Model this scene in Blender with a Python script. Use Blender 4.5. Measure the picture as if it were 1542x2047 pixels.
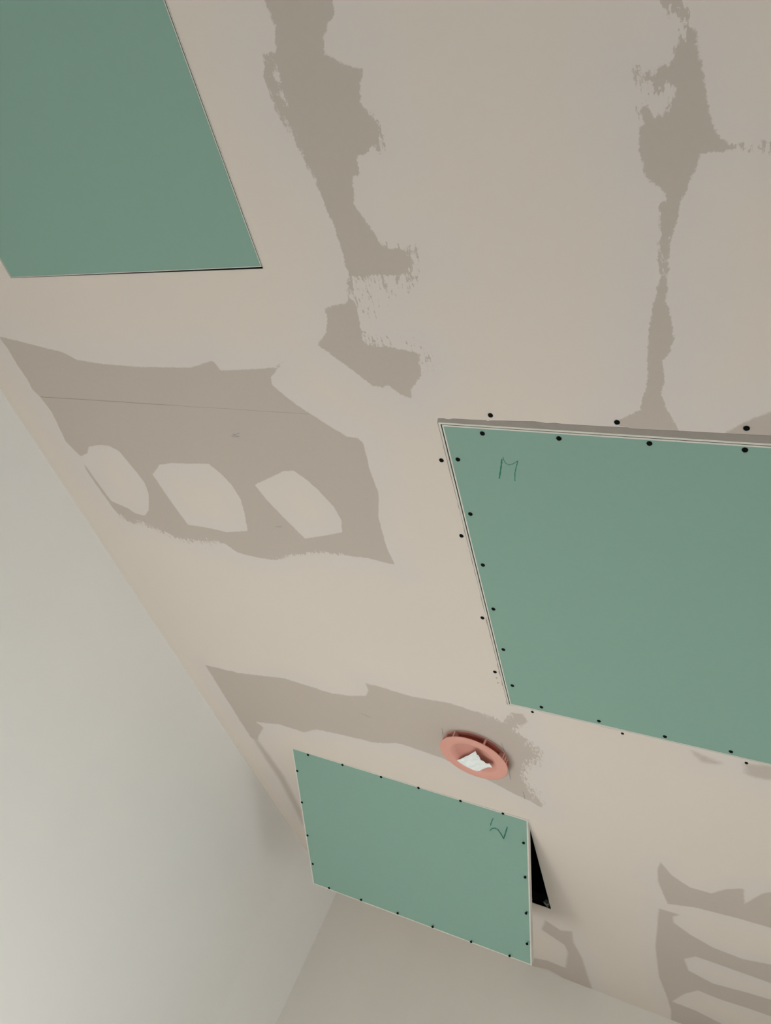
import bpy, bmesh, math, random
import numpy as np
from mathutils import Vector, Matrix
random.seed(4)
for o in list(bpy.data.objects): bpy.data.objects.remove(o)
COL = bpy.context.scene.collection
SC = bpy.context.scene

# ------------------------------------------------------------------ camera
CEIL = 2.60            # ceiling height
CAMZ = 1.45            # phone height
HC = CEIL - CAMZ
F = 1598.06
CX, CY = 771.0, 1023.5
R = np.array([[0.88020701, 0.2411065, 0.40878267],
              [0.11060693, 0.73340276, -0.67073579],
              [-0.4615211, 0.63560054, 0.6188782]])      # world -> camera (right, down, forward)
cam = bpy.data.cameras.new('camera'); camo = bpy.data.objects.new('camera', cam); COL.objects.link(camo)
cam.sensor_fit = 'VERTICAL'; cam.sensor_height = 36.0; cam.lens = F / 2047 * 36.0
cam.clip_start = 0.02
m = Matrix.Identity(4)
for i in range(3):
    m[i][0] = R[0, i]; m[i][1] = -R[1, i]; m[i][2] = -R[2, i]
m[2][3] = CAMZ
camo.matrix_world = m
SC.camera = camo
SC.view_settings.view_transform = 'Standard'; SC.view_settings.look = 'None'
SC.view_settings.gamma = 1.0; SC.view_settings.use_curve_mapping = False
SC.view_settings.exposure = 0.0

# ------------------------------------------------------------------ light
# daylight from an unseen window added to the right-hand wall, a dim grey sky behind it
WX = 2.30                                     # right wall
ADDED_WIN = (0.90, 2.60, 0.95, 2.15)                # y0, y1, z0, z1 of the added window
w = bpy.data.worlds.new('sky'); SC.world = w; w.use_nodes = True
w.node_tree.nodes['Background'].inputs[0].default_value = (0.80, 0.90, 1.0, 1)
w.node_tree.nodes['Background'].inputs[1].default_value = 0.5
def area(name, loc, rot, sx, sy, power, color):
    l = bpy.data.lights.new(name, 'AREA'); l.shape = 'RECTANGLE'; l.size = sx; l.size_y = sy
    l.energy = power; l.color = color
    o = bpy.data.objects.new(name, l); COL.objects.link(o); o.location = loc; o.rotation_euler = rot
    return o
area('added_window_light', (WX + 0.16, (ADDED_WIN[0]+ADDED_WIN[1])/2, (ADDED_WIN[2]+ADDED_WIN[3])/2), (0, math.pi/2-0.45, 0),
     ADDED_WIN[3]-ADDED_WIN[2]-0.1, ADDED_WIN[1]-ADDED_WIN[0]-0.1, 22.0, (0.92, 0.965, 1.0))
FILL_DOOR = (-1.70, 0.30, 0.05, 2.10)              # x0, x1, z0, z1 of an unseen glazed door, added as fill behind the camera
area('added_door_fill', ((FILL_DOOR[0]+FILL_DOOR[1])/2, -2.30, (FILL_DOOR[2]+FILL_DOOR[3])/2), (math.pi/2-0.35, 0, 0),
     FILL_DOOR[1]-FILL_DOOR[0]-0.1, FILL_DOOR[3]-FILL_DOOR[2]-0.1, 15.0, (0.92, 0.965, 1.0))

sun = bpy.data.lights.new('sun', 'SUN'); sun.energy = 41.5; sun.angle = math.radians(1.0); sun.color = (0.94, 0.975, 1.0)
suno = bpy.data.objects.new('sun', sun); COL.objects.link(suno)
suno.rotation_euler = Vector((-1.0, 0.03, -0.435)).to_track_quat('-Z', 'Y').to_euler()   # aimed through the added window onto the floor for bounce

# ------------------------------------------------------------------ helpers
def C(px, py, h=HC):
    d = R.T @ np.array([(px-CX)/F, (py-CY)/F, 1.0]); k = h/d[2]
    return float(d[0]*k), float(d[1]*k)
def bx(bm, x0, x1, y0, y1, z0, z1):
    v = [bm.verts.new(p) for p in ((x0,y0,z0),(x1,y0,z0),(x1,y1,z0),(x0,y1,z0),(x0,y0,z1),(x1,y0,z1),(x1,y1,z1),(x0,y1,z1))]
    for f in ((0,3,2,1),(4,5,6,7),(0,1,5,4),(1,2,6,5),(2,3,7,6),(3,0,4,7)): bm.faces.new([v[i] for i in f])
def prism(bm, pts, z0, z1):
    a = sum(pts[i][0]*pts[(i+1)%len(pts)][1]-pts[(i+1)%len(pts)][0]*pts[i][1] for i in range(len(pts)))
    if a < 0: pts = pts[::-1]
    lo = [bm.verts.new((x,y,z0)) for x,y in pts]; hi = [bm.verts.new((x,y,z1)) for x,y in pts]
    bm.faces.new(lo[::-1]); bm.faces.new(hi); n = len(pts)
    for i in range(n): bm.faces.new((lo[i], lo[(i+1)%n], hi[(i+1)%n], hi[i]))
def ring_frame(bm, outer, inner, z0, z1):
    """outer, inner: 4 corner lists -> closed rectangular frame"""
    rows = []
    for z in (z0, z1):
        rows.append([bm.verts.new((x,y,z)) for x,y in outer]); rows.append([bm.verts.new((x,y,z)) for x,y in inner])
    oL, iL, oH, iH = rows
    for i in range(4):
        j = (i+1)%4
        bm.faces.new((oL[i], iL[i], iL[j], oL[j])); bm.faces.new((oH[i], oH[j], iH[j], iH[i]))
        bm.faces.new((oL[i], oL[j], oH[j], oH[i])); bm.faces.new((iL[i], iH[i], iH[j], iL[j]))
def rect(x0, x1, y0, y1): return [(x0,y0),(x1,y0),(x1,y1),(x0,y1)]
def lathe(bm, prof, n=96):
    rows = []
    for r, z in prof:
        if r < 1e-6: rows.append([bm.verts.new((0,0,z))])
        else: rows.append([bm.verts.new((r*math.cos(2*math.pi*k/n), r*math.sin(2*math.pi*k/n), z)) for k in range(n)])
    for a, b in zip(rows, rows[1:]):
        for k in range(n):
            j = (k+1)%n
            if len(a) == 1 and len(b) == 1: continue
            if len(a) == 1: bm.faces.new((a[0], b[j], b[k]))
            elif len(b) == 1: bm.faces.new((a[k], a[j], b[0]))
            else: bm.faces.new((a[k], a[j], b[j], b[k]))
def obj(name, bm, mat, parent=None, smooth=False):
    if smooth:
        for f in bm.faces: f.smooth = True
    bmesh.ops.recalc_face_normals(bm, faces=bm.faces[:])
    me = bpy.data.meshes.new(name); bm.to_mesh(me); bm.free()
    for x in (mat if isinstance(mat, (list, tuple)) else [mat]): me.materials.append(x)
    o = bpy.data.objects.new(name, me); COL.objects.link(o)
    if parent: o.parent = parent
    return o
def thing(name, label, cat, loc=(0,0,0), group=None):
    o = bpy.data.objects.new(name, None); COL.objects.link(o); o.location = loc
    o.empty_display_size = 0.05
    o['label'] = label; o['category'] = cat
    if group: o['group'] = group
    return o
def struct(name, bm, mat):
    o = obj(name, bm, mat); o['kind'] = 'structure'; return o

# ------------------------------------------------------------------ materials
class N:
    def __init__(s, name):
        s.m = bpy.data.materials.new(name); s.m.use_nodes = True; s.t = s.m.node_tree
        s.b = s.t.nodes['Principled BSDF']
    def n(s, typ, **k):
        x = s.t.nodes.new(typ)
        for a, v in k.items(): setattr(x, a, v)
        return x
    def l(s, a, b): s.t.links.new(a, b)
    def math(s, op, a, b=None, c=None):
        x = s.n('ShaderNodeMath', operation=op)
        for i, v in enumerate((a, b, c)):
            if v is None: continue
            if isinstance(v, (int, float)): x.inputs[i].default_value = v
            else: s.l(v, x.inputs[i])
        return x.outputs[0]
    def noise(s, scale, detail=3, rough=.55, vec=None, stretch=None):
        x = s.n('ShaderNodeTexNoise'); x.inputs['Scale'].default_value = scale
        x.inputs['Detail'].default_value = detail; x.inputs['Roughness'].default_value = rough
        tc = s.n('ShaderNodeNewGeometry'); v = tc.outputs['Position']
        if stretch:
            mp = s.n('ShaderNodeMapping'); mp.inputs['Scale'].default_value = stretch[:3]
            mp.inputs['Rotation'].default_value = (0, 0, stretch[3] if len(stretch) > 3 else 0)
            s.l(v, mp.inputs[0]); v = mp.outputs[0]
        s.l(v, x.inputs['Vector']); return x.outputs['Fac']
    def mix(s, f, a, b):
        x = s.n('ShaderNodeMix', data_type='RGBA')
        if isinstance(f, (int, float)): x.inputs[0].default_value = f
        else: s.l(f, x.inputs[0])
        for i, v in ((6, a), (7, b)):
            if isinstance(v, tuple): x.inputs[i].default_value = (*v, 1)
            else: s.l(v, x.inputs[i])
        return x.outputs[2]
    def smooth(s, v, lo, hi, to0=0., to1=1.):
        x = s.n('ShaderNodeMapRange', interpolation_type='SMOOTHSTEP')
        for nm, q in (('Value', v), ('From Min', lo), ('From Max', hi), ('To Min', to0), ('To Max', to1)):
            if isinstance(q, (int, float)): x.inputs[nm].default_value = q
            else: s.l(q, x.inputs[nm])
        return x.outputs['Result']
    def bump(s, h, strength, dist=.001):
        x = s.n('ShaderNodeBump'); x.inputs['Strength'].default_value = strength; x.inputs['Distance'].default_value = dist
        s.l(h, x.inputs['Height']); s.l(x.outputs[0], s.b.inputs['Normal'])
def plain(name, col, rough=.7, metal=0., var=.04, scale=30, bump=0., spec=.3):
    q = N(name); a = tuple(c*(1-var) for c in col); b = tuple(min(1, c*(1+var)) for c in col)
    nz = q.noise(scale, 4); q.l(q.mix(nz, a, b), q.b.inputs['Base Color'])
    q.b.inputs['Roughness'].default_value = rough; q.b.inputs['Metallic'].default_value = metal
    q.b.inputs['Specular IOR Level'].default_value = spec
    if bump: q.bump(q.noise(scale*4, 3), bump)
    return q.m

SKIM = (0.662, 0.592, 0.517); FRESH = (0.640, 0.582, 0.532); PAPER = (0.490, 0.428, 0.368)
q = N('skimmed_plasterboard')
def attr(nm):
    a = q.n('ShaderNodeAttribute', attribute_name=nm); return a.outputs['Fac']
sdf, rag, soft, streak = attr('bare_distance'), attr('edge_rag'), attr('edge_soft'), attr('trowel_streak')
n1 = q.math('SUBTRACT', q.noise(55, 5, .72), .5)
n2 = q.math('SUBTRACT', q.noise(1, 2, .5, stretch=(190, 55, 1, -.25)), .5)
n3 = q.math('SUBTRACT', q.noise(14, 2, .5), .5)
d = q.math('MULTIPLY_ADD', n1, rag, sdf)
d = q.math('MULTIPLY_ADD', n2, streak, d)
n4 = q.math('SUBTRACT', q.noise(170, 3, .7), .5)
d = q.math('MULTIPLY_ADD', n4, q.math('MULTIPLY', rag, .55), d)
n5 = q.math('SUBTRACT', q.noise(120, 4, .75), .5)
d = q.math('MULTIPLY_ADD', n5, q.math('MULTIPLY', streak, .7), d)
d = q.math('MULTIPLY_ADD', n3, q.math('MULTIPLY', rag, .35), d)
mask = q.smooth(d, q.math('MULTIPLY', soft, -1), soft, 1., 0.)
fresh = q.smooth(q.math('MULTIPLY_ADD', q.math('SUBTRACT', q.noise(6, 2), .5), .10, sdf), .0, .11, 1., 0.)
base = q.mix(fresh, SKIM, FRESH)
base = q.mix(q.smooth(q.noise(2.3, 3), .35, .65, 0, .35), base, (0.680, 0.604, 0.521))
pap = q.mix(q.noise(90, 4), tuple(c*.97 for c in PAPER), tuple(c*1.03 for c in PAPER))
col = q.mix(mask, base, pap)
# the hairline joint between two boards
sep = q.n('ShaderNodeSeparateXYZ'); g = q.n('ShaderNodeNewGeometry'); q.l(g.outputs['Position'], sep.inputs[0])
yy = q.math('MULTIPLY_ADD', q.math('SUBTRACT', q.noise(9, 2), .5), .004, sep.outputs[1])
line = q.smooth(q.math('ABSOLUTE', q.math('SUBTRACT', yy, .9085)), .0003, .0011, 1., 0.)
xr = q.smooth(sep.outputs[0], -1.45, -1.30, .62, .25)
xin = q.math('MULTIPLY', q.math('GREATER_THAN', sep.outputs[0], -1.83), q.math('LESS_THAN', sep.outputs[0], -.96))
line = q.math('MULTIPLY', q.math('MULTIPLY', line, xr), q.math('MULTIPLY', xin, mask))
col = q.mix(line, col, (.09, .075, .06))
q.l(col, q.b.inputs['Base Color']); q.b.inputs['Roughness'].default_value = .85; q.b.inputs['Specular IOR Level'].default_value = .2
q.bump(q.math('ADD', q.math('MULTIPLY', mask, -.55), q.math('MULTIPLY', q.noise(20, 4), .6)), .35, .0012)
M_CEIL = q.m
M_WALL = plain('white_wall_paint', (.885, .868, .828), .8, var=.015, scale=3, bump=.03)
M_BACK = plain('beige_wall_plaster', (.70, .66, .59), .85, var=.03, scale=4, bump=.03)
M_ROOM = plain('room_plaster', (.66, .62, .56), .85, var=.03, scale=4)
M_FLOOR = plain('dusty_screed', (.56, .545, .52), .9, var=.15, scale=3)
M_GREEN = plain('green_moisture_board', (.235, .372, .30), .85, var=.025, scale=60, bump=.03, spec=.15)
M_ALU = plain('pale_aluminium_lip', (.62, .60, .53), .55, var=.05, scale=50)
M_GYP = plain('gypsum_edge', (.62, .61, .53), .85, var=.05, scale=50)
M_DARK = plain('upstand_shade', (.018, .016, .013), .6, metal=.3, var=.2)  # near-black on the aluminium upstands paints in the shade of the gaps
M_VOID = plain('void_shade', (.004, .004, .004), 1., var=.1)  # near-black lining gives the void its shade by colour
M_SCREW = plain('black_phosphate_screw', (.003, .004, .0035), .6, metal=0., var=.1, spec=.06)
M_FLANGE = plain('shaded_bare_flange', (.30, .265, .232), .8, var=.12, scale=40, bump=.1)  # bare flange grey, darkened with the shade of its recess
M_INK = plain('green_marker_ink', (.020, .165, .110), .7, var=.1)
M_PENCIL = plain('pencil_graphite', (.28, .25, .26), .8, var=.1)
M_PINK = plain('salmon_plastic', (.68, .33, .265), .45, var=.02, scale=20, spec=.35)
M_RED = plain('red_brown_plastic', (.30, .045, .022), .5, var=.05)
M_PAPER = plain('white_tissue', (.80, .83, .80), .9, var=.03, scale=40)
M_SHINY = plain('zinc_latch', (.75, .75, .72), .3, metal=.9, var=.05)
q = N('window_glass'); q.b.inputs['Base Color'].default_value = (1, 1, 1, 1); q.b.inputs['Transmission Weight'].default_value = 1
q.b.inputs['Roughness'].default_value = 0; q.b.inputs['IOR'].default_value = 1.01; M_GLASS = q.m
M_UPVC = plain('white_window_frame', (.8, .8, .78), .4, var=.02)

# ------------------------------------------------------------------ bare-board patches between the skim coat (shapes on the ceiling), plus one painted shade line
D = {}
D['joint_a'] = [(522,-60),(528,0),(536,13),(549,49),(552,104),(540,100),(528,109),(529,156),(539,189),(554,223),(586,275),(604,311),(622,342),(640,384),(650,413),(666,444),(676,478),(687,519),(694,545),(697,607),(672,612),(650,617),(655,632),(654,649),(652,665),(634,688),(682,724),(715,748),(749,773),(767,775),(775,770),(790,780),(811,794),(823,796),(824,776),(840,758),(846,735),(840,706),(806,698),(760,692),(727,680),(720,650),(715,613),(707,582),(712,562),(733,556),(767,554),(806,562),(822,550),(835,530),(826,512),(830,498),(800,496),(777,495),(759,483),(733,447),(707,408),(705,355),(718,350),(715,311),(733,309),(745,300),(767,301),(762,265),(759,246),(736,220),(720,207),(720,166),(724,137),(706,135),(687,127),(648,106),(648,67),(656,49),(668,26),(666,0),(690,-60)]
D['joint_b'] = [(1315,-60),(1315,0),(1331,13),(1344,22),(1336,33),(1346,47),(1366,55),(1358,67),(1346,89),(1353,104),(1337,126),(1311,140),(1286,148),(1274,126),(1264,132),(1264,144),(1273,162),(1295,166),(1315,191),(1329,184),(1346,177),(1348,192),(1333,213),(1337,226),(1304,235),(1290,212),(1274,222),(1291,244),(1280,266),(1279,310),(1289,339),(1298,359),(1322,377),(1334,399),(1317,412),(1320,430),(1322,470),(1317,510),(1320,552),(1313,588),(1301,635),(1295,681),(1296,752),(1289,780),(1280,820),(1259,830),(1233,842),(1235,849),(1259,858),(1356,866),(1356,857),(1345,841),(1331,810),(1324,787),(1328,752),(1322,721),(1336,712),(1341,693),(1350,679),(1344,658),(1341,635),(1330,599),(1335,564),(1336,524),(1341,489),(1350,447),(1362,400),(1374,384),(1377,366),(1393,337),(1400,310),(1417,304),(1455,304),(1468,296),(1484,297),(1484,290),(1462,287),(1440,273),(1426,248),(1415,213),(1408,166),(1402,133),(1397,102),(1391,58),(1377,48),(1384,24),(1362,13),(1385,-60)]
D['joint_b_end'] = [(1497,286),(1640,284),(1640,306),(1540,304),(1506,299)]
D['corner'] = [(1440,872),(1462,858),(1490,843),(1542,823),(1640,790),(1640,905),(1560,880)]
D['big'] = [(-40,660),(0,673),(35,681),(80,693),(125,704),(153,719),(207,728),(272,733),(381,735),(420,722),(428,723),(441,741),(509,738),(550,734),(569,721),(542,754),(544,770),(591,808),(645,843),(694,873),(716,876),(727,887),(740,941),(757,985),(757,1034),(773,1094),(790,1129),(768,1124),(738,1116),(672,1108),(632,1105),(591,1110),(550,1120),(509,1113),(476,1105),(449,1086),(420,1087),(370,1082),(327,1068),(289,1049),(256,1046),(232,1024),(191,967),(174,942),(161,912),(131,882),(117,852),(104,825),(82,795),(65,779),(54,757),(35,730),(14,694),(-30,640)]
D['lower'] = [(410,1329),(445,1338),(481,1346),(569,1356),(663,1386),(700,1391),(731,1391),(737,1381),(731,1366),(761,1373),(818,1391),(899,1406),(964,1426),(1005,1440),(1022,1424),(1047,1428),(1055,1443),(1030,1460),(1047,1472),(1067,1488),(1087,1503),(1084,1520),(1057,1536),(1050,1561),(1067,1578),(1086,1607),(1082,1614),(1057,1600),(1026,1586),(993,1568),(886,1516),(829,1496),(800,1486),(751,1485),(684,1469),(633,1458),(609,1464),(559,1448),(511,1443),(527,1454),(519,1466),(515,1479),(503,1476),(481,1442),(447,1388)]
D['step_shade_sliver'] = [(500,1465),(512,1476),(540,1512),(568,1552),(604,1622),(606,1650),(597,1632),(560,1560),(530,1515)]  # shade line of the filler step by the left wall, painted dark
D['right_low'] = [(1384,1502),(1442,1525),(1435,1528),(1404,1523)]
D['right_low2'] = [(1490,1527),(1560,1532),(1640,1548),(1640,1580),(1560,1562),(1512,1554),(1492,1546)]
D['fingers_a'] = [(1321,1723),(1344,1750),(1380,1774),(1422,1786),(1450,1778),(1487,1776),(1489,1807),(1509,1795),(1525,1786),(1560,1780),(1660,1760),(1660,1890),(1560,1860),(1473,1835),(1391,1814),(1335,1807),(1316,1762),(1315,1738)]
D['fingers_b'] = [(1318,1816),(1361,1829),(1346,1832),(1347,1844),(1380,1868),(1426,1894),(1485,1917),(1560,1932),(1660,1950),(1660,2010),(1560,1972),(1485,1945),(1426,1924),(1391,1912),(1368,1917),(1377,1940),(1426,1966),(1497,1985),(1560,2004),(1660,2040),(1660,2080),(1560,2038),(1497,2016),(1438,1997),(1396,1980),(1368,1987),(1344,2002),(1391,2020),(1438,2044),(1500,2075),(1380,2100),(1342,2070),(1342,2020),(1335,1995),(1318,1952),(1311,1891)]
D['corner_low'] = [(1091,1840),(1122,1860),(1144,1862),(1147,1884),(1164,1915),(1173,1944),(1184,1975),(1177,1981),(1136,1964),(1120,1951),(1095,1938),(1060,1930),(1050,1908),(1067,1915),(1094,1920),(1131,1935),(1136,1904),(1129,1889),(1083,1858)]
D['spots_a'] = [(560,1050),(561,1050),(561,1051)]
L = {}
L['i1'] = [(177,893),(200,889),(218,891),(237,901),(272,942),(290,966),(298,990),(297,1021),(289,1031),(270,1026),(256,1016),(223,1002),(191,959),(168,926),(161,912),(175,906)]
L['i2'] = [(305,948),(319,929),(345,926),(417,927),(440,945),(463,969),(482,999),(490,1030),(495,1061),(454,1064),(410,1054),(376,1049),(340,1000)]
L['i3'] = [(509,969),(540,955),(569,941),(588,941),(612,958),(637,980),(667,1012),(683,1040),(684,1064),(653,1070),(610,1077),(563,1030),(533,999)]
L['hole'] = [(537,70),(545,112),(552,140),(561,170),(569,200),(566,185),(558,150),(545,118)]
# streaky areas: board showing through fresh trowel marks
# polygon, streak amplitude, how much of the outline's own distance is kept, bias towards skim
S = [([(700,548),(812,548),(838,500),(845,540),(832,600),(800,640),(735,650),(703,600)], .034, .10, .0032),
     ([(722,655),(760,662),(850,655),(885,700),(880,745),(845,755),(835,705),(800,692),(730,690)], .032, .12, .0026),
     ([(745,480),(845,480),(845,560),(815,560),(800,500)], .026, .35, .0012),
     ([(225,1020),(300,1042),(350,1060),(440,1075),(440,1105),(380,1100),(300,1080),(240,1065)], .020, .30, .0020),
     ([(540,1095),(650,1090),(700,1095),(700,1112),(540,1118)], .014, .4, .0005),
     ([(1042,1480),(1085,1480),(1095,1610),(1060,1600),(1035,1550)], .036, .30, .0030),
     ([(960,1420),(1040,1430),(1050,1490),(970,1455)], .030, .5, .0020),
     ([(740,215),(775,235),(780,310),(735,320)], .024, .5, .0010),
     ([(1262,110),(1350,130),(1355,240),(1265,250)], .020, .5, .0010),
     ([(1315,0),(1390,0),(1375,130),(1335,110)], .024, .35, .0010),
     ([(1305,385),(1338,385),(1335,545),(1308,545)], .018, .5, .0010),
     ([(1455,275),(1542,275),(1542,312),(1455,312)], .024, .3, .0012),
     ([(528,95),(560,140),(600,250),(640,390),(612,330),(560,235),(532,180)], .013, .35, .0005)]
def worldpoly(p): return np.array([C(*a) for a in p])
def sd_poly(P, poly):
    n = len(poly); dmin = np.full(len(P), 1e9); inside = np.zeros(len(P), bool)
    for i in range(n):
        a = poly[i]; b = poly[(i+1) % n]; e = b-a; wv = P-a
        t = np.clip((wv @ e)/max(1e-12, e @ e), 0, 1); dd = wv-np.outer(t, e)
        dmin = np.minimum(dmin, (dd*dd).sum(1))
        c = ((a[1] > P[:,1]) != (b[1] > P[:,1]))
        if abs(b[1]-a[1]) > 1e-12:
            xi = (b[0]-a[0])*(P[:,1]-a[1])/(b[1]-a[1])+a[0]; inside ^= c & (P[:,0] < xi)
    s = np.sqrt(dmin); s[inside] *= -1; return s

# ------------------------------------------------------------------ hatch geometry (metres)
P1 = (-1.672, -0.9505, -0.376, 0.5690)
P2 = (-0.6630, 0.2850, 0.9070, 1.8775)
P3H = (-1.636, -0.6955, 2.560, 3.2580)      # hole of the open hatch
LW = [(-1.978, -2.2), (-1.978, .889), (-1.975, 2.446), (-1.973, 2.9), (-1.961, 3.55), (-1.945, 3.80), (-1.922, 4.03)]
YB = 4.03; YF = -2.2
def dense(vals, lo, hi, step):
    out = [lo]; brk = sorted(v for v in vals if lo < v < hi)+[hi]
    for b in brk:
        n = max(1, int(round((b-out[-1])/step))); a = out[-1]
        out += [a+(b-a)*(k+1)/n for k in range(n)]
    return out
IN = .0005
holes = [(P1[0]+IN, P1[1]-IN, P1[2]+IN, P1[3]-IN), (P2[0]+IN, P2[1]-IN, P2[2]+IN, P2[3]-IN), P3H]
xb = [h[0] for h in holes]+[h[1] for h in holes]; yb = [h[2] for h in holes]+[h[3] for h in holes]
xs = dense(xb, -2.0, .30, .0055)+dense([], .30, WX, .08)[1:]
ys = dense([], YF, -.15, .08)+dense(yb, -.15, 2.1, .0055)[1:]+dense(yb, 2.1, YB, .008)[1:]
xs = np.array(xs); ys = np.array(ys); nx, ny = len(xs), len(ys)
XX, YY = np.meshgrid(xs, ys); P = np.stack([XX.ravel(), YY.ravel()], 1)
sd = np.full(len(P), .5); rag = np.full(len(P), .006); sf = np.full(len(P), .0015); stk = np.zeros(len(P))
near = (P[:,0] < .45) & (P[:,1] > -.4); Q = P[near]; sdn = sd[near]
RAG = dict(joint_a=.016, joint_b=.015, joint_b_end=.02, corner=.010, big=.007, lower=.016, fingers_a=.008, fingers_b=.006, corner_low=.008, step_shade_sliver=.006, right_low=.02, right_low2=.02)
SOF = dict(lower=.004, fingers_a=.004, fingers_b=.005, corner_low=.008, step_shade_sliver=.016, right_low=.012, right_low2=.012, corner=.003, big=.0018)
ragn = np.full(len(Q), .006); sofn = np.full(len(Q), .0015); best = np.full(len(Q), 9.)
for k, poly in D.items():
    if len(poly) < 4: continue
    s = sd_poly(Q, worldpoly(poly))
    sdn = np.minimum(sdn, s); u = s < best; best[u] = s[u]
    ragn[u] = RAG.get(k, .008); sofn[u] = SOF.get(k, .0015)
for k, poly in L.items():
    s = sd_poly(Q, worldpoly(poly)); sdn = np.maximum(sdn, -s)
stn = np.zeros(len(Q))
for poly, amp, kf, bias in S:
    s = sd_poly(Q, worldpoly(poly)); wgt = np.clip(.5-s/.018, 0, 1)
    stn = np.maximum(stn, amp*wgt); sdn = sdn*(1-wgt*(1-kf))+bias*wgt
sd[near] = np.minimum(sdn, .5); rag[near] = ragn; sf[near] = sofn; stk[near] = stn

# left wall line bends a little: pull the outermost grid columns onto it
lwx = np.interp(YY.ravel(), [p[1] for p in LW], [p[0] for p in LW])
px_ = P[:,0].copy(); px_ = np.where(px_ < lwx, lwx, px_)
cells = []
cx_ = (xs[:-1]+xs[1:])/2; cy_ = (ys[:-1]+ys[1:])/2
keep = np.ones((ny-1, nx-1), bool)
for h in holes:
    keep &= ~((cx_[None,:] > h[0]) & (cx_[None,:] < h[1]) & (cy_[:,None] > h[2]) & (cy_[:,None] < h[3]))
lwc = np.interp(ys[1:], [p[1] for p in LW], [p[0] for p in LW])
keep &= xs[None,1:] > np.minimum(lwc, np.interp(ys[:-1], [p[1] for p in LW], [p[0] for p in LW]))[:,None]+1e-6
J, I = np.nonzero(keep)
v0 = J*nx+I
faces = np.stack([v0, v0+nx, v0+nx+1, v0+1], 1).astype(np.int32)   # normal down
me = bpy.data.meshes.new('ceiling')
used, inv = np.unique(faces.ravel(), return_inverse=True)
co = np.stack([px_, P[:,1], np.full(len(P), CEIL)], 1)[used]
me.vertices.add(len(used)); me.vertices.foreach_set('co', co.astype(np.float32).ravel())
me.loops.add(len(inv)); me.loops.foreach_set('vertex_index', inv.astype(np.int32))
me.polygons.add(len(faces)); me.polygons.foreach_set('loop_start', np.arange(0, len(inv), 4, dtype=np.int32))
me.polygons.foreach_set('loop_total', np.full(len(faces), 4, dtype=np.int32))
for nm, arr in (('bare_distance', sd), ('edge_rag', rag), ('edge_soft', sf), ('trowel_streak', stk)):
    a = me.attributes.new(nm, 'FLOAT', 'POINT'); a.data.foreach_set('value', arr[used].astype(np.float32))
me.update(); me.validate()
me.materials.append(M_CEIL)
ceiling = bpy.data.objects.new('ceiling', me); COL.objects.link(ceiling); ceiling['kind'] = 'structure'
# board thickness round the holes and the void above, coloured near-black for shade
bm = bmesh.new()
for h in holes:
    e = .0125
    ring_frame(bm, rect(h[0]-.03, h[1]+.03, h[2]-.03, h[3]+.03), rect(*h), CEIL+.0004, CEIL+e)
obj('board_edge', bm, M_GYP, ceiling)
bm = bmesh.new(); bx(bm, -2.1, WX+.1, YF-.1, YB+.1, CEIL+.0135, CEIL+.42)
bm.faces.ensure_lookup_table(); bmesh.ops.delete(bm, geom=[bm.faces[0]], context='FACES_ONLY')
obj('roof_void', bm, M_VOID, ceiling)

# ------------------------------------------------------------------ walls and floor
bm = bmesh.new()
pts = LW+[(-2.1, 4.03), (-2.1, -2.2)]; prism(bm, pts, 0, CEIL)
struct('wall_left', bm, M_WALL)
bm = bmesh.new(); bx(bm, -2.1, WX+.2, YB, YB+.12, 0, CEIL); struct('wall_back', bm, M_BACK)
bm = bmesh.new(); bx(bm, -2.1, FILL_DOOR[0], YF-.12, YF, 0, CEIL); bx(bm, FILL_DOOR[1], WX+.2, YF-.12, YF, 0, CEIL)
bx(bm, FILL_DOOR[0], FILL_DOOR[1], YF-.12, YF, FILL_DOOR[3], CEIL); bx(bm, FILL_DOOR[0], FILL_DOOR[1], YF-.12, YF, 0, FILL_DOOR[2]); struct('wall_front', bm, M_ROOM)
bm = bmesh.new()
bx(bm, WX, WX+.2, YF, ADDED_WIN[0], 0, CEIL); bx(bm, WX, WX+.2, ADDED_WIN[1], YB, 0, CEIL)
bx(bm, WX, WX+.2, ADDED_WIN[0], ADDED_WIN[1], 0, ADDED_WIN[2]); bx(bm, WX, WX+.2, ADDED_WIN[0], ADDED_WIN[1], ADDED_WIN[3], CEIL)
struct('wall_right', bm, M_ROOM)
bm = bmesh.new(); bx(bm, -2.1, WX+.2, YF-.12, YB+.12, -.12, 0); struct('floor', bm, M_FLOOR)
bm = bmesh.new()
for a in ((ADDED_WIN[0], ADDED_WIN[0]+.05, ADDED_WIN[2], ADDED_WIN[3]), (ADDED_WIN[1]-.05, ADDED_WIN[1], ADDED_WIN[2], ADDED_WIN[3]), (ADDED_WIN[0], ADDED_WIN[1], ADDED_WIN[2], ADDED_WIN[2]+.05), (ADDED_WIN[0], ADDED_WIN[1], ADDED_WIN[3]-.05, ADDED_WIN[3]), ((ADDED_WIN[0]+ADDED_WIN[1])/2-.03, (ADDED_WIN[0]+ADDED_WIN[1])/2+.03, ADDED_WIN[2], ADDED_WIN[3])):
    bx(bm, WX+.06, WX+.11, *a)
struct('added_window_1', bm, M_UPVC)  # frame of the added window, out of view
bm = bmesh.new(); mx_ = (FILL_DOOR[0]+FILL_DOOR[1])/2
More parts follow.
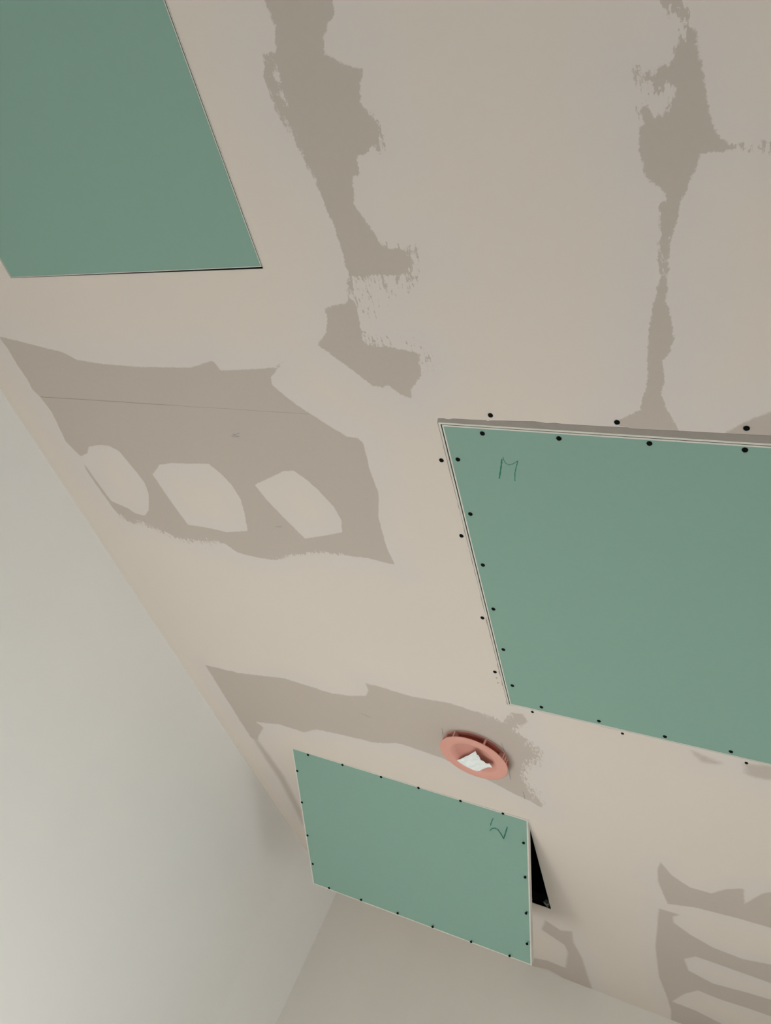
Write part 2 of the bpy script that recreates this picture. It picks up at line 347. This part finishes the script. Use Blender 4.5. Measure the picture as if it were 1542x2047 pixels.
for a in ((FILL_DOOR[0], FILL_DOOR[0]+.06, FILL_DOOR[2], FILL_DOOR[3]), (FILL_DOOR[1]-.06, FILL_DOOR[1], FILL_DOOR[2], FILL_DOOR[3]), (mx_-.05, mx_+.05, FILL_DOOR[2], FILL_DOOR[3]), (FILL_DOOR[0], FILL_DOOR[1], FILL_DOOR[3]-.06, FILL_DOOR[3]), (FILL_DOOR[0], FILL_DOOR[1], FILL_DOOR[2], FILL_DOOR[2]+.08)):
    bx(bm, a[0], a[1], YF-.08, YF-.03, a[2], a[3])
struct('added_door_1', bm, M_UPVC)  # frame of the added fill door, out of view

# ------------------------------------------------------------------ screws
def screw_bm(r):
    bm = bmesh.new()
    lathe(bm, [(0, -.0016), (r*.42, -.0016), (r*.46, -.0024), (r*.85, -.0016), (r, -.0004), (r, .0), (r*.5, .004), (r*.35, .006), (0, .006)], 20)
    for f in bm.faces: f.smooth = True
    return bm
scr0 = {}
def screw(x, y, parent, r, mat4=None, z=CEIL):
    if r not in scr0:
        o = obj('screw', screw_bm(r), M_SCREW); scr0[r] = o
    else:
        o = scr0[r].copy(); COL.objects.link(o)
    o.parent = parent
    base = Matrix.Translation((x, y, z)) @ Matrix.Rotation(random.uniform(0, 3), 4, 'Z')
    o.matrix_local = mat4 if mat4 is not None else base
    return o

# ribbon of ink along a polyline on a plane given by mapping function
def ribbon(pts, wd, fn, name, mat, parent, th=.0003):
    P_ = []
    for i in range(len(pts)-1):
        a = Vector(pts[i]); b = Vector(pts[i+1]); n = 4
        for k in range(n): P_.append(a.lerp(b, k/n))
    P_.append(Vector(pts[-1])); bm = bmesh.new(); rows = []
    for i, p in enumerate(P_):
        t = (P_[min(i+1, len(P_)-1)]-P_[max(i-1, 0)]).normalized(); nn = Vector((-t.y, t.x))
        w_ = wd*(1-.25*math.sin(i*1.9))/2
        a, b = p+nn*w_, p-nn*w_
        rows.append([bm.verts.new(fn(a.x, a.y, 0)), bm.verts.new(fn(b.x, b.y, 0)), bm.verts.new(fn(b.x, b.y, th)), bm.verts.new(fn(a.x, a.y, th))])
    bm.faces.new(rows[0]); bm.faces.new(rows[-1][::-1])
    for a, b in zip(rows, rows[1:]):
        for k in range(4): bm.faces.new((a[k], b[k], b[(k+1)%4], a[(k+1)%4]))
    return obj(name, bm, mat, parent)
flat = lambda z: (lambda x, y, h: (x, y, z-h))
for pts in ([(463,871),(472,868),(479,866)], [(465,867),(472,871),(480,872)], [(464,873),(478,873)], [(551,1053),(564,1053)], [(722,1426),(736,1432)], [(732,1430),(741,1435)],
            [(884,1456),(886,1470)], [(1003,1486),(1009,1502)], [(1018,1536),(1021,1559)], [(1046,1583),(1050,1597)]):
    big = pts[0][1] < 1100
    ribbon([C(*p) for p in pts], .0013 if big else .0020, flat(CEIL), 'pencil_mark', M_PENCIL, ceiling, .0002)

# ------------------------------------------------------------------ hatch 2 (closed, nearest, marked with a letter)
def closed_hatch(Pr, label, lipo, gap, lipi, skew=0.0, gapfar=None, gapn=.0016):
    x0, x1, y0, y1 = Pr; z = CEIL
    t = thing('access_panel', label, 'access hatch', ((x0+x1)/2, (y0+y1)/2, z), 'access hatches in the ceiling')
    inv_ = Matrix.Translation(-t.location)
    gf = gap if gapfar is None else gapfar
    def add(name, bm, mat, parent=t):
        o = obj(name, bm, mat, parent)
        if parent is t: o.data.transform(inv_)
        else: o.data.transform(inv_)
        return o
    of = None
    bm = bmesh.new()
    a = rect(x0, x1, y0, y1); b = rect(x0+lipo, x1-lipo, y0+lipo, y1-lipo)
    ring_frame(bm, a, b, z-.0010, z+.0008)
    of = add('outer_frame', bm, M_ALU)
    bm = bmesh.new(); ring_frame(bm, a, b, z+.0008, z+.022); o_ = add('frame_upstand', bm, M_DARK)
    o1 = lipo+gap
    # the door: its far edge may sit slightly skewed in the frame
    dA = [(x0+o1, y0+lipo+gapn), (x1-o1, y0+lipo+gapn), (x1-o1, y1-lipo-gf), (x0+o1, y1-lipo-gf+skew)]
    l_ = lipi
    dB = [(dA[0][0]+l_, dA[0][1]+l_), (dA[1][0]-l_, dA[1][1]+l_), (dA[2][0]-l_, dA[2][1]-l_), (dA[3][0]+l_, dA[3][1]-l_)]
    bm = bmesh.new(); ring_frame(bm, dA, dB, z-.0010, z+.0008); add('door_frame', bm, M_ALU)
    bm = bmesh.new(); ring_frame(bm, dA, dB, z+.0008, z+.022); add('door_upstand', bm, M_DARK)
    bm = bmesh.new(); prism(bm, dB, z-.0006, z+.0125); bd = add('door_board', bm, M_GREEN)
    bm = bmesh.new(); bx(bm, x0+.001, x1-.001, y0+.001, y1-.001, z+.023, z+.026); add('dark_backing', bm, M_VOID)  # black sheet added so the gaps round the door read as shade
    return t, of, bd
t2, of2, bd2 = closed_hatch(P2, 'closed green ceiling hatch ringed by black screws, marked M in green, at right', .0042, .0026, .0034, gapfar=.0010)
T2 = t2.location
for px, py in [(965,866),(1118,876),(1299,886),(1490,899),(916,918),(941,1027),(966,1129),(987,1217),(1007,1298),(1025,1370),(1083,1413),(1198,1441),(1330,1472),(1462,1502)]:
    x, y = C(px, py); screw(x-T2.x, y-T2.y, bd2, .0052, z=-.0006)
for px, py in [(981,830),(1234,844),(1493,856),(883,920),(923,1071),(965,1235),(990,1343),(1065,1423),(1245,1466),(1493,1525)]:
    x, y = C(px, py); screw(x-T2.x, y-T2.y, of2, .0052 if py < 1400 else .0042, z=-.0002)
loc2 = lambda p: (C(*p)[0]-T2.x, C(*p)[1]-T2.y)
for pts, wd in (([(1004,917),(1003,928),(1001,942),(999,956)], .0030), ([(1006,913),(1008,920),(1012,926),(1018,929),(1026,927),(1036,921)], .0014), ([(1036,921),(1033,932),(1030,945),(1030,961)], .0018)):
    o = ribbon([loc2(p) for p in pts], wd, flat(-.0006), 'marker_stroke', M_INK, bd2, .0002)
# torn filler edge: a bare flange, coloured with its recess shade, shows along the near side and thinly along the left
up = [(876,836),(888,836),(893,838),(898,838.5),(906,836.5),(920,837.5),(940,839),(960,839.5),(972,840),(975,842),(982,840.5),(1010,841),(1040,842),(1070,842.5),(1082,844),(1092,846),(1110,845.5),(1125,847.5),(1142,848.5),(1200,852),(1256,855),(1262,857),(1330,860),(1400,863.5),(1470,867.5),(1542,871)]
top = [C(*p) for p in up]+[(P2[1], C(1542,871)[1])]
poly = [(x-T2.x, y-T2.y) for x, y in top]+[(P2[1]-T2.x, P2[2]-T2.y), (P2[0]-.002-T2.x, P2[2]-T2.y)]
bm = bmesh.new(); prism(bm, poly, -.0005, .0003)
L_ = []; yv = P2[2]
while yv < P2[3]:
    u = (yv-P2[2])/(P2[3]-P2[2]); wv = random.uniform(.0008, .0026)*(1 if u < .62 else 1.5)
    if .60 < u < .63: wv = .0003
    L_.append((P2[0]-wv-T2.x, yv-T2.y)); yv += random.uniform(.010, .035)
L_.append((P2[0]-.004-T2.x, P2[3]-T2.y)); L_.append((P2[0]+.0015-T2.x, P2[3]+.0005-T2.y))
prism(bm, [(P2[0]+.0002-T2.x, P2[2]-T2.y)]+L_, -.0004, .0003)
yv = P2[3]; L2_ = []; xv = P2[0]
while xv < P2[0]+.30:
    L2_.append((xv-T2.x, P2[3]+random.uniform(.0004, .0022)-T2.y)); xv += random.uniform(.02, .04)
prism(bm, L2_+[(xv-T2.x, P2[3]-.0003-T2.y), (P2[0]-T2.x, P2[3]-.0003-T2.y)], -.0004, .0003)
for px, py, r in ((993,1355,.003),(996,1365,.003),(1006,1370,.004),(1004,1367,.002)):
    x, y = C(px, py); pr = [(x-T2.x+r*math.cos(k*1.05)*random.uniform(.5,1), y-T2.y+r*.8*math.sin(k*1.05)) for k in range(6)]
    prism(bm, pr, -.0003, .0003)
fl = obj('bare_flange', bm, M_FLANGE, of2)

# ------------------------------------------------------------------ hatch 1 (closed, plain, upper left)
t1, of1, bd1 = closed_hatch(P1, 'closed plain green ceiling hatch without screws, cut by the upper left corner of the picture', .0014, .0019, .0016, skew=.0030, gapfar=.0040)

# ------------------------------------------------------------------ hatch 3 (hanging open)
A = Vector((-1.640, 2.538, -.0008)); B = Vector((-.6955, 2.553, -.0008))
Cf = Vector((-.6955, 3.2085, -.2330)); Df = Vector((-1.640, 3.1970, -.2460))
t3 = thing('access_panel', 'green ceiling hatch hanging open by the back wall, dark gap beside it', 'access hatch', (-1.168, 2.545, CEIL), 'access hatches in the ceiling')
T3 = t3.location
def p3(u, v, h=0.):      # u across (0..1), v down the leaf (0..1), h thickness towards the void
    a = A.lerp(B, u); b = Df.lerp(Cf, u); p = a.lerp(b, v)
    nrm = (B-A).cross(Df-A).normalized()
    if nrm.z < 0: nrm = -nrm
    p = p+nrm*h
    return Vector((p.x-T3.x, p.y-T3.y, p.z))
WU = (B-A).length; WV = (Df-A).length
def slab(bm, u0, u1, v0, v1, h0, h1):
    v = [bm.verts.new(p3(*c)) for c in ((u0,v0,h0),(u1,v0,h0),(u1,v1,h0),(u0,v1,h0),(u0,v0,h1),(u1,v0,h1),(u1,v1,h1),(u0,v1,h1))]
    for f in ((0,3,2,1),(4,5,6,7),(0,1,5,4),(1,2,6,5),(2,3,7,6),(3,0,4,7)): bm.faces.new([v[i] for i in f])
lu, lv = .0050/WU, .0050/WV
bm = bmesh.new(); slab(bm, lu, 1-lu, lv*.8, 1-lv, .0004, .0125); bd3 = obj('door_board', bm, M_GREEN, t3)
bm = bmesh.new()
slab(bm, 0, lu, 0, 1, 0, .020); slab(bm, 1-lu, 1, 0, 1, 0, .020); slab(bm, lu, 1-lu, 0, lv*.8, 0, .020); slab(bm, lu, 1-lu, 1-lv, 1, 0, .020)
obj('door_frame', bm, M_ALU, t3)
bm = bmesh.new(); slab(bm, lu, 1-lu, lv, 1-lv, .0130, .0150); obj('back_sheet', bm, M_GYP, t3)
nrm3 = (B-A).cross(Df-A).normalized(); nrm3 = nrm3 if nrm3.z > 0 else -nrm3
rot3 = Vector((0,0,1)).rotation_difference(nrm3).to_matrix().to_4x4()
def on_leaf(px, py):
    dd = R.T @ np.array([(px-CX)/F, (py-CY)/F, 1.0]); dd = Vector([float(c) for c in dd])
    o = Vector((0, 0, CAMZ-CEIL)); k = (A-o).dot(nrm3)/dd.dot(nrm3); p = o+dd*k
    return p
for px, py in [(616,1509),(685,1529),(762,1553),(837,1575),(921,1601),(1006,1626),(594.5,1541),(604,1604),(615,1670),(625.5,1727),(658,1775),(722,1799),(795,1826),(865,1853),(942,1883),(1019,1911),(1047,1685),(1050,1754),(1052,1826),(1054,1887)]:
    p = on_leaf(px, py); screw(0, 0, bd3, .0050, mat4=Matrix.Translation((p.x-T3.x, p.y-T3.y, p.z)) @ rot3)
def leaf2d(p):
    q_ = on_leaf(*p)-A; return (q_.dot((B-A).normalized()), q_.dot((Df-A).normalized()))
eU = (B-A).normalized(); eV = (Df-A).normalized()
def leaffn(x, y, h):
    p = A+eU*x+eV*y+nrm3*(.0003-h); return (p.x-T3.x, p.y-T3.y, p.z)
for pts, wd in (([(986,1630),(982,1638),(980,1645)], .0028), ([(979,1655),(983,1651),(988,1650),(995,1653),(1001,1662),(1006,1671)], .0028), ([(1006,1671),(1010,1660),(1014,1647)], .0042)):
    ribbon([leaf2d(p) for p in pts], wd, leaffn, 'marker_stroke', M_INK, bd3, .0003)
# frame left in the ceiling round the hole
bm = bmesh.new(); h = P3H; l = .0045
hh = (h[0], h[1], h[2], h[3]); z0, z1 = -.0012, .0012
loc = lambda rr: [(x-T3.x, y-T3.y) for x, y in rr]
ring_frame(bm, loc(rect(h[0]-.004, h[1]+.0055, h[2]-.012, h[3]+.0040)), loc(rect(h[0], h[1], h[2], h[3])), z0, z1)
of3 = obj('outer_frame', bm, M_ALU, t3)
bm = bmesh.new()
ring_frame(bm, loc(rect(h[0]-.002, h[1]+.002, h[2]-.002, h[3]+.002)), loc(rect(h[0], h[1], h[2], h[3])), .0012, .045)
obj('frame_upstand', bm, M_DARK, t3)
# two spring latches on the far upstand
def latch(x, y, z, s):
    bm = bmesh.new()
    bx(bm, -.012*s, .012*s, -.004, 0, -.009, .009)
    bx(bm, -.008*s, -.002*s, -.016, -.004, -.007, -.004); bx(bm, -.009*s, .005*s, -.018, -.015, -.010, .002)
    bx(bm, .003*s, .007*s, -.012, -.004, .001, .006)
    o = obj('latch', bm, M_SHINY, t3); o.location = (x-T3.x, y-T3.y, z); o.rotation_euler = (0, .5, .2); return o
latch(-.716, 3.256, .014, 1.1); latch(-.800, 3.256, .026, 1.0)

# ------------------------------------------------------------------ salmon light housing and the tissue in it
RC = (-.8138, 2.1860); DR = .026
tr = thing('light_housing', 'round salmon pink plastic light housing standing off the ceiling above the open hatch', 'light fitting', (RC[0], RC[1], CEIL))
bm = bmesh.new()
lathe(bm, [(.1110, -DR+.0015), (.1102, -DR), (.1085, -DR-.0004), (.080, -DR), (.074, -DR+.002), (.064, -DR+.014), (.058, -.0045), (0, -.0045), (0, -.0025), (.066, -.0025), (.072, -DR+.008), (.083, -DR+.0028), (.1102, -DR+.0028), (.1110, -DR+.0015)])
disc = obj('lower_disc', bm, M_PINK, tr, True)
bm = bmesh.new(); lathe(bm, [(.1065, -.0028), (.1065, -.0002), (.080, -.0002), (.080, -.0028), (.1065, -.0028)]); obj('ceiling_flange', bm, M_PINK, tr)
bm = bmesh.new(); lathe(bm, [(.0905, -.0028), (.0905, -DR+.0029), (.0880, -DR+.0029), (.0880, -.0028), (.0905, -.0028)]); obj('inner_wall', bm, M_RED, tr)
def standoff(ang, half, r0=.0905, r1=.1080, mat=M_PINK, z0=-DR+.0028, z1=-.0028):
    bm = bmesh.new(); c, s = math.cos(ang), math.sin(ang); pts = []
    for r_, t_ in ((r0, -half), (r1, -half), (r1, half), (r0, half)): pts.append((r_*c-t_*s, r_*s+t_*c))
    prism(bm, pts, z0, z1); obj('standoff', bm, mat, tr)
STAND = [math.radians(-62), math.radians(-22), math.radians(18), math.radians(63), math.radians(108), math.radians(153), math.radians(198), math.radians(-118)]
for a_ in STAND: standoff(a_, .0028)
for a_ in (math.radians(-12), math.radians(-3), math.radians(-145)):
    standoff(a_, .006, .093, .1040, M_PINK, -.016, -.0028)
# tissue
nP = 14; rnd = random.Random(7)
HP = HC-.0215
cnr = [C(907, 1520, HP), C(950, 1502, HP), C(985, 1533, HP), C(943, 1548, HP)]
bm = bmesh.new(); vg = {}
for i in range(nP+1):
    for j in range(nP+1):
        u, v = i/nP, j/nP
        x = (cnr[0][0]*(1-u)+cnr[1][0]*u)*(1-v)+(cnr[3][0]*(1-u)+cnr[2][0]*u)*v
        y = (cnr[0][1]*(1-u)+cnr[1][1]*u)*(1-v)+(cnr[3][1]*(1-u)+cnr[2][1]*u)*v
        bulge = .010*math.sin(math.pi*u)*math.sin(math.pi*v)
        cr = .0058*abs(math.sin(6*u+9*v+1.6*math.sin(5*v)))+.004*abs(math.sin(12*v-4*u))
        pinch = 1-.16*math.sin(math.pi*v)*abs(2*u-1)**2-.12*math.sin(math.pi*u)*abs(2*v-1)**2
        mx = sum(c[0] for c in cnr)/4; my = sum(c[1] for c in cnr)/4
        x = mx+(x-mx)*pinch+rnd.uniform(-.0006, .0006); y = my+(y-my)*pinch
        rr = math.hypot(x-RC[0], y-RC[1])
        if rr > .074: x = RC[0]+(x-RC[0])*.074/rr; y = RC[1]+(y-RC[1])*.074/rr; rr = .074
        cone = float(np.interp(rr, [0, .058, .064, .074, .080], [-.0045, -.0045, -.0120, -.0240, -.0262]))
        vg[i, j] = bm.verts.new((x-mx, y-my, min(-.0165-cr*.9+bulge*.6, cone-.0012)))
for i in range(nP):
    for j in range(nP): bm.faces.new((vg[i,j], vg[i+1,j], vg[i+1,j+1], vg[i,j+1]))
tis = obj('tissue', bm, M_PAPER); tis.location = (mx, my, CEIL)
sm = tis.modifiers.new('thickness', 'SOLIDIFY'); sm.thickness = .0006
tis['label'] = 'crumpled white tissue stuffed in the round pink light housing'; tis['category'] = 'tissue'
